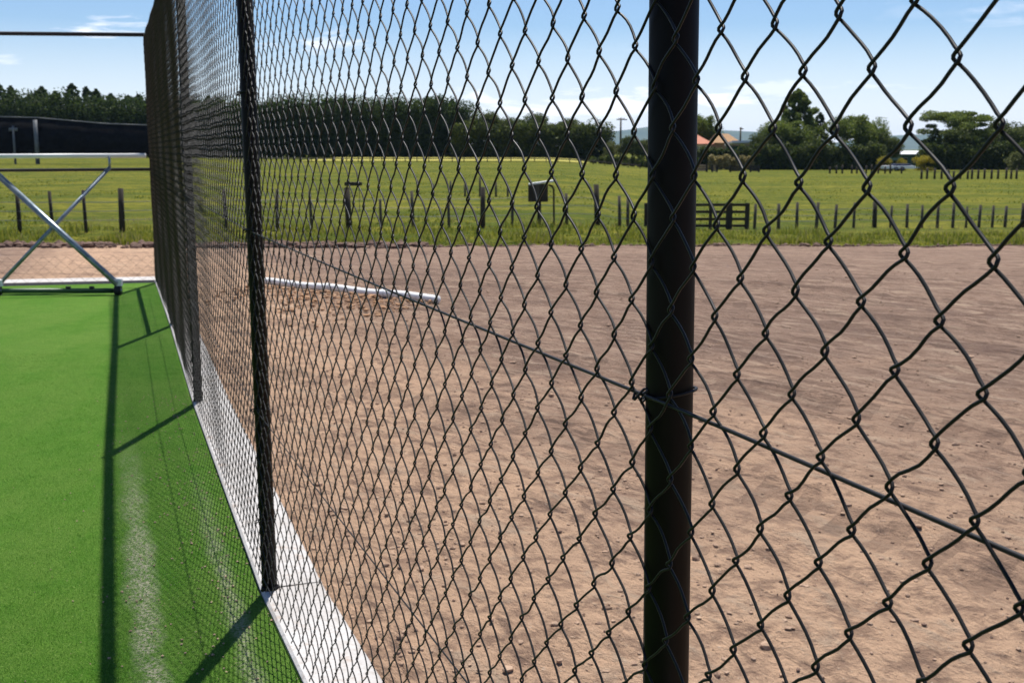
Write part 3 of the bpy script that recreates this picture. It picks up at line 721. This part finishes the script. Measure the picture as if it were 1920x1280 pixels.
proto('round_a', crown_round(5.6,3.0,20000,.19,.1), L_dark, 5.6, .22, 1.6)
proto('round_b', crown_round(5.6,2.8,19000,.19,.08,40), L_dark, 5.6, .22, 1.6)
proto('round_mid', crown_round(6.5,3.2,24000,.18,.12,46), L_mid, 6.5, .25, 1.8)
RNG = np.random.default_rng(21)
proto('conif_mid', crown_pine(9.5,3.4,42000,.22), L_mid, 9.5, .28, 1.8)
proto('flat', crown_flat(7,3.6,30000,.2), L_mid, 7, .28, 2.2)
proto('pale', crown_round(4,2.2,6000,.22,.02,24), L_pale, 4, .15, 1.0)
proto('yel', crown_round(2.2,1.6,3500,.18,.02,18), L_yel, 2.2, .1, .7)
def tree_px(name, key, label, px, top, wpx, Y, base_w, base_h, group=None, cat='tree', zoff=0):
    X = px2X(px,Y,0); h = py2z(top,Y)-pad_z(X,Y)-zoff; w = wpx/F*Y/2
    return tree(name, key, label, X, Y, h/base_h*1.02, w/base_w, group, cat, None, zoff)
mids = [(905,212,85),(952,216,90),(1000,214,80),(1040,226,70),(1078,224,84),(1112,236,60)]
for k, (px, top, w) in enumerate(mids):
    tree_px('broadleaf_tree', ('round_a','round_b')[k%2], 'rounded dark tree in the clump right of the conifers', px, top, w*1.2, 163+k%3, 3.0, 5.6, 'rounded trees right of the conifers')
hedge('hedge', 'dark hedge filling under the rounded trees', px2X(860,163), px2X(1135,163), 161, 4.3, 1.5, L_dark, 26000, .36)
for k, (px, top, w, key) in enumerate([(1150,262,50,'pale'),(1185,256,50,'round_a'),(1215,258,60,'pale')]):
    tree_px('bush', key, ['pale bush beside the utility pole','dark bush between two pale bushes left of the near post','pale bush just left of the near fence post'][k], px, top, w*1.1, 150, 2.6, 4 if key == 'pale' else 5.6, None, 'bush')
hedge('hedge', 'low grey green hedge below the pale bushes', px2X(1110,140), px2X(1300,140), 138, 1.25, 1, L_dark, 7000, .25)
# right hand group
tree_px('broadleaf_tree', 'round_mid', 'small round tree just right of the near fence post', 1318, 212, 66, 172, 3.0, 6.5)
tree_px('conifer_tree', 'conif_mid', 'tallest conifer standing at the right of the houses', 1492, 168, 105, 150, 3.3, 9.5)
tree_px('broadleaf_tree', 'round_mid', 'broad green tree at the foot of the tallest conifer', 1470, 222, 120, 146, 3.1, 6.5)
tree_px('broadleaf_tree', 'round_b', 'low dark tree left of the tallest conifer', 1440, 246, 80, 144, 2.8, 5.6)
tree_px('conifer_tree', 'pine1', 'slim dark conifer between tall conifer and dome tree', 1535, 212, 60, 152, 2.0, 9.3)
tree_px('broadleaf_tree', 'round_mid', 'dome shaped green tree left of the hill gap', 1607, 212, 120, 148, 3.1, 6.5)
tree_px('broadleaf_tree', 'round_a', 'small dark tree tucked against the dome shaped tree', 1655, 248, 84, 146, 3.0, 5.6)
tree_px('broadleaf_tree', 'flat', 'open layered tree with flat spreading branches', 1792, 214, 120, 146, 3.4, 7)
tree_px('broadleaf_tree', 'round_b', 'dark tree below the flat branches right of the shed', 1808, 236, 130, 144, 2.8, 5.6)
tree_px('conifer_tree', 'pine2', 'small pointed conifer left of the flat topped tree', 1750, 240, 50, 143, 2.0, 9.3)
tree_px('broadleaf_tree', 'round_a', 'very dark tree at the far right of the paddock', 1885, 228, 120, 150, 3.0, 5.6)
tree_px('broadleaf_tree', 'round_b', 'very dark tree cut off by the picture edge', 1950, 226, 110, 150, 2.8, 5.6)
tree_px('bush', 'pale', 'pale olive bush below the very dark trees', 1912, 282, 60, 138, 2.2, 4, None, 'bush')
for k, (px, top, w, lab) in enumerate([(1658,292,36,'yellow flowering bush left of the teal shed'),(1690,296,26,'small yellow flowering bush just left of the shed wall'),(1735,290,50,'yellow green bush right of the teal shed')]):
    tree_px('bush', 'yel', lab, px, top, w, 136, 1.6, 2.2, None, 'bush')
hedge('hedge', 'dark hedge at the foot of the trees right of the houses', px2X(1420,140), px2X(1655,140), 141, 2.9, 1.2, L_dark, 16000, .3)
hedge('hedge', 'dark hedge under the layered tree and its neighbours', px2X(1740,140), px2X(2000,140), 141, 2.9, 1.2, L_dark, 16000, .3)
hedge('hedge', 'dark hedge in front of the orange roofed house', px2X(1296,145), px2X(1440,145), 146, 2.5, 1, L_dark, 10000, .3)
hedge('hedge', 'low dry tan hedge in front of the houses', px2X(1330,142), px2X(1400,142), 140, 1.5, .8, L_dry, 5000, .25)

# ------------------------------------------------------------------ black windbreak screen
Y = 118; scr = thing('windbreak_screen', 'long black cloth windbreak screen with a sagging top cable', 'screen')
X0, X1 = px2X(-120,Y), px2X(330,Y); n = 60; V = []; Q = []; cab = []
for i in range(n+1):
    x = X0+(X1-X0)*i/n; px = 960+x/(Y*cp)*F
    tp = float(np.interp(px, [-120,0,75,200,285,340],[221,220,222,233,236,238])); zt_ = py2z(tp,Y); zb = py2z(291,Y)
    yy = Y+.12*math.sin(i*.9); cab.append(Vector((x,yy-.03,zt_+.05)))
    for z, o_ in ((zb,0),(zt_,0),(zt_,.05),(zb,.05)): V.append((x,yy+o_+(.05*math.sin(i*1.7) if z == zb else 0),z))
for i in range(n):
    for k in range(4): Q.append((i*4+k,i*4+4+k,i*4+4+(k+1)%4,i*4+(k+1)%4))
npmesh('cloth', V, Q, M_cloth, scr, True)
V, Q = sweep(cab, .055, 6); npmesh('cable', V, Q, M_fpost, scr, True)
for px, tpx, w in ((30,236,.22),(72,225,.42),(-60,225,.4)):
    x = px2X(px,Y); bm = bmesh.new(); tube(bm, (x,Y-.35,pad_z(x,Y)-.2), (x,Y-.35,py2z(tpx,Y)), w*.5, w*.5, 10)
    if px == 30: box(bm, (x,Y-.36,py2z(243,Y)), (.85,.16,.34))
    bmo('post', bm, M_fpost, scr, True)

# utility poles
def pole(px, top, Y, label, arm):
    X = px2X(px,Y,0); g = pad_z(X,Y); h = py2z(top,Y)-g
    r = thing('utility_pole', label, 'pole', (X,Y,g)); bm = bmesh.new(); tube(bm, (0,0,-.3), (0,0,h), .17, .12, 10); bmo('pole', bm, M_wood, r, True)
    bm = bmesh.new(); box(bm, (.15,0,h-.25), (arm,.1,.14)); bmo('crossarm', bm, M_wood, r)
    for dx in (-.4,.35,.6):
        bm = bmesh.new(); tube(bm, (dx*arm*.5,0,h-.2), (dx*arm*.5,0,h-.0), .05, .04, 8); bmo('insulator', bm, M_fpost, r, True)
pole(1163,221,170,'utility pole with crossarm rising over the pale bushes', 1.5)
pole(1387,239,185,'thin utility pole standing behind the houses', .6)

# ------------------------------------------------------------------ houses
M_tile = noisy('orange roof tiles', (.36,.14,.09), (.45,.20,.13), 2, .85, .15, (1,1,1), .03)
M_tile2 = noisy('brown roof tiles', (.25,.15,.08), (.33,.20,.10), 2, .85, .15, (1,1,1), .03)
M_wallw = noisy('cream wall', (.62,.55,.46), (.7,.63,.52), 1, .85, .2)
M_dwin = mat('dark window', (.02,.025,.03), .15, .5)
M_teal = noisy('teal wall', (.05,.13,.15), (.08,.18,.2), 1, .7, .3)
M_wroof = noisy('white roof sheet', (.75,.76,.78), (.68,.69,.72), 2, .4, .4)
M_tan = noisy('tan boards', (.30,.20,.13), (.4,.28,.18), 2, .85, .1)
def house(name, label, px0, px1, eave, ridge, Y, dep, wallm, roofm, hip=.35, over=.4):
    X0, X1 = px2X(px0,Y,0), px2X(px1,Y,0); xc = (X0+X1)/2; w = X1-X0; g = pad_z(xc,Y); he = py2z(eave,Y)-g; hr = py2z(ridge,Y+dep/2)-g
    r = thing(name, label, 'house', (xc,Y,g)); bm = bmesh.new(); box(bm, (0,dep/2,he/2-.1), (w,dep,he+.2)); bmo('wall', bm, wallm, r)
    o_ = over; ww = w/2+o_; V = [(-ww,-o_,he+.01),(ww,-o_,he+.01),(ww,dep+o_,he+.01),(-ww,dep+o_,he+.01),(-ww+hip*w,dep/2,hr),(ww-hip*w,dep/2,hr)]
    V += [(a,b,c-.12) for a,b,c in V[:4]]
    rf = raw('roof', V, [(0,1,5,4),(1,2,5),(2,3,4,5),(3,0,4),(6,7,1,0),(7,8,2,1),(8,9,3,2),(9,6,0,3),(9,8,7,6)], roofm, r)
    for k in range(3):
        xx = (-.3+.3*k)*w; bm = bmesh.new(); box(bm, (xx,-.02,he*.58), (w*.14,.08,he*.34)); fr_ = bmo('window', bm, M_white, r)
        bm = bmesh.new(); box(bm, (xx,-.07,he*.58), (w*.12,.03,he*.28)); bmo('pane', bm, M_dwin, fr_)
    return r
h1 = house('house', 'cream house with orange tiled roof beside the near post', 1262, 1332, 270, 252, 160, 8, M_wallw, M_tile)
house('house', 'house with brown hipped roof behind the dark hedge', 1340, 1384, 268, 251, 166, 8, M_tan, M_tile2)
Y = 150; X0, X1 = px2X(1374,Y), px2X(1436,Y); xc = (X0+X1)/2; g = pad_z(xc,Y)
cpn = thing('carport', 'flat roofed open carport right of the brown roofed house', 'carport', (xc,Y,g)); he = py2z(271,Y)-g
bm = bmesh.new(); box(bm, (0,2.5,he+.16), (X1-X0+.3,5.4,.28), Matrix.Rotation(-.06,3,'X')); bmo('roof', bm, M_wroof, cpn)
bm = bmesh.new(); box(bm, (0,-.25,he-.08), (X1-X0+.34,.1,.2)); bmo('fascia', bm, M_tan, cpn)
for xx in (-1,-.3,.4,1):
    bm = bmesh.new(); box(bm, (xx*(X1-X0)/2*.95,0,he/2-.1), (.14,.14,he)); bmo('post', bm, M_wooddark, cpn)
bm = bmesh.new(); box(bm, (0,4.6,he/2), (X1-X0,.15,he)); bmo('back_wall', bm, M_teal, cpn)
r = house('shed', 'small teal shed with bright white roof edge in the trees', 1688, 1736, 289, 283, 150, 6, M_teal, M_wroof, .0, .25)
r['category'] = 'shed'
# yard rails
Y = 126; yr = thing('yard_rails', 'low broken brown board rails before the houses', 'fence', (0,0,0))
for (a, b, tp) in ((1300,1326,309),(1336,1345,310),(1370,1396,311),(1408,1424,311)):
    X0, X1 = px2X(a,Y), px2X(b,Y); g = pad_z(X0,Y); h = py2z(tp,Y)-g
    bm = bmesh.new()
    for k in range(3): box(bm, ((X0+X1)/2,Y,g+h*(.25+.32*k)), (X1-X0,.06,h*.24))
    bmo('board', bm, M_tan if a < 1360 else M_wooddark, yr)
    for xx in (X0,X1):
        bm = bmesh.new(); box(bm, (xx,Y-.06,g+h*.5), (.2,.14,h+.1)); bmo('post', bm, M_wooddark, yr)

# low trailer
M_car = mat('white painted sheet', (.75,.76,.78), .35, .4)
M_navy = noisy('navy cover', (.02,.03,.07), (.03,.045,.09), 3, .7, .2)
Y = 134; X = px2X(1685,Y); g = pad_z(X,Y)-.02
car = thing('flat_trailer', 'long low white trailer with navy cover before the teal shed', 'trailer', (X,Y,g))
bm = bmesh.new(); box(bm, (0,0,.42), (3.4,1.6,.34)); bmo('deck', bm, M_car, car, False, .03)
bm = bmesh.new(); box(bm, (.35,0,.70), (1.9,1.3,.2)); bmo('cover', bm, M_navy, car, False, .07)
bm = bmesh.new(); tube(bm, (1.7,0,.38), (2.5,0,.34), .05, .05, 8); bmo('drawbar', bm, M_galv, car, True)
for xx in (-.45,.25):
    for yy in (-.84,.84):
        bm = bmesh.new(); tube(bm, (xx,yy-.08,.24), (xx,yy+.08,.24), .24, .24, 18); wh = bmo('wheel', bm, M_rubber, car, True)
        bm = bmesh.new(); tube(bm, (xx,yy-.1,.24), (xx,yy+.1,.24), .13, .13, 14); bmo('rim', bm, M_galv, wh, True)

# ------------------------------------------------------------------ haze
HZT = 125
hb = bmesh.new(); box(hb, (0,3600,HZT/2-3), (6600,7400,HZT+6))
M_haze = D.materials.new('air haze'); M_haze.use_nodes = True; nt = M_haze.node_tree
for x in list(nt.nodes): nt.nodes.remove(x)
out = nt.nodes.new('ShaderNodeOutputMaterial'); pv = nt.nodes.new('ShaderNodeVolumePrincipled')
pv.inputs['Color'].default_value = (.45,.66,1,1); pv.inputs['Density'].default_value = .00006; pv.inputs['Anisotropy'].default_value = .1
nt.links.new(pv.outputs[0], out.inputs['Volume'])
hz = bmo('haze', hb, M_haze); tag(hz, 'pale bluish haze filling the far air', 'haze', kind='stuff')

# ------------------------------------------------------------------ sky, sun, camera
S = Vector((.115,1.205,2.68)).normalized(); EL = math.asin(S.z); AZ = math.atan2(S.x,S.y)
w = D.worlds.new('World'); SC.world = w; w.use_nodes = True; nt = w.node_tree; bg = nt.nodes['Background']
sky = nt.nodes.new('ShaderNodeTexSky'); sky.sky_type = 'NISHITA'; sky.sun_disc = False; sky.sun_elevation = EL; sky.sun_rotation = AZ
sky.air_density = 1.0; sky.dust_density = .1; sky.ozone_density = 3
L = nt.links.new
def wn(ty, **k):
    x = nt.nodes.new(ty)
    for a, b in k.items(): setattr(x, a, b)
    return x
def wm(op, a, b=None, clamp=False):
    x = wn('ShaderNodeMath', operation=op); x.use_clamp = clamp
    for i_, v in enumerate((a,b)):
        if v is None: continue
        if hasattr(v,'links'): L(v, x.inputs[i_])
        else: x.inputs[i_].default_value = v
    return x.outputs[0]
tc = wn('ShaderNodeTexCoord'); sx_ = wn('ShaderNodeSeparateXYZ'); L(tc.outputs['Generated'], sx_.inputs[0])
azn = wm('ARCTAN2', sx_.outputs[0], sx_.outputs[1]); eln = wm('ARCSINE', sx_.outputs[2])
def wnoise(sc, scale, det=7):
    mp = wn('ShaderNodeMapping'); mp.inputs['Scale'].default_value = sc; L(tc.outputs['Generated'], mp.inputs[0])
    nz = wn('ShaderNodeTexNoise'); nz.inputs['Scale'].default_value = scale; nz.inputs['Detail'].default_value = det; nz.inputs['Roughness'].default_value = .6; nz.inputs['Distortion'].default_value = .4
    L(mp.outputs[0], nz.inputs['Vector']); return nz.outputs['Fac']
n_a = wnoise((1,1,5), 14); n_b = wnoise((1,1,7), 3)
tot = None
# streaks of cloud: azimuth, elevation, half sizes (radians), strength
for az, el, wa, we, st in ((-.315,.094,.042,.0085,.9),(-.43,.068,.065,.0055,.55),(-.17,.088,.045,.014,.85),(-.12,.060,.08,.006,.35),(.07,.034,.17,.016,.9),(.24,.048,.10,.008,.6),(.30,.026,.045,.0055,.8),(.155,.034,.03,.010,.6),(.45,.10,.1,.01,.3),(-.6,.14,.1,.02,.6),(.7,.08,.12,.015,.6)):
    a = wm('DIVIDE', wm('SUBTRACT', azn, az), wa); b = wm('DIVIDE', wm('SUBTRACT', eln, el), we)
    r2 = wm('ADD', wm('MULTIPLY', a, a), wm('MULTIPLY', b, b))
    f = wm('SUBTRACT', 1, wm('ADD', wm('MULTIPLY', r2, .7), wm('MULTIPLY', wm('SUBTRACT', .55, n_a), 5)))
    f = wm('MULTIPLY', wm('MULTIPLY', f, 1.2, True), st); tot = f if tot is None else wm('MAXIMUM', tot, f)
hz_ = wm('MULTIPLY', wm('SUBTRACT', 1, wm('DIVIDE', eln, .10), True), .68)
tot = wm('MAXIMUM', tot, hz_); wide = wm('MULTIPLY', wm('MULTIPLY', wm('SUBTRACT', n_b, .56), 4, True), .35); tot = wm('MAXIMUM', tot, wide)
mx = wn('ShaderNodeMix', data_type='RGBA'); mx.inputs[7].default_value = (12,12.2,13.2,1)
tint = wn('ShaderNodeMix', data_type='RGBA', blend_type='MULTIPLY'); tint.inputs[0].default_value = 1; tint.inputs[7].default_value = (.84,.94,1.11,1); L(sky.outputs[0], tint.inputs[6])
L(tot, mx.inputs[0]); L(tint.outputs[2], mx.inputs[6]); L(mx.outputs[2], bg.inputs[0]); bg.inputs[1].default_value = .064
ld = D.lights.new('sun', 'SUN'); ld.energy = 4.8; ld.angle = math.radians(.45); ld.color = (1,.955,.89)
lo = D.objects.new('sun', ld); COL.objects.link(lo); lo.rotation_euler = S.to_track_quat('Z','Y').to_euler()
cam = D.cameras.new('camera'); co_ = D.objects.new('camera', cam); COL.objects.link(co_); SC.camera = co_
cam.sensor_width = 36; cam.lens = F/1920*36; cam.clip_start = .05; cam.clip_end = 12000; cam.dof.use_dof = True; cam.dof.focus_distance = 1.3; cam.dof.aperture_fstop = 22
co_.location = (0,0,CH); co_.rotation_euler = (math.pi/2-PITCH,0,0)
SC.view_settings.view_transform = 'Standard'; SC.view_settings.look = 'None'; SC.view_settings.exposure = .7; SC.view_settings.gamma = 1
SC.cycles.volume_bounces = 0; SC.cycles.max_bounces = 6; SC.cycles.transparent_max_bounces = 8
SC.render.film_transparent = False
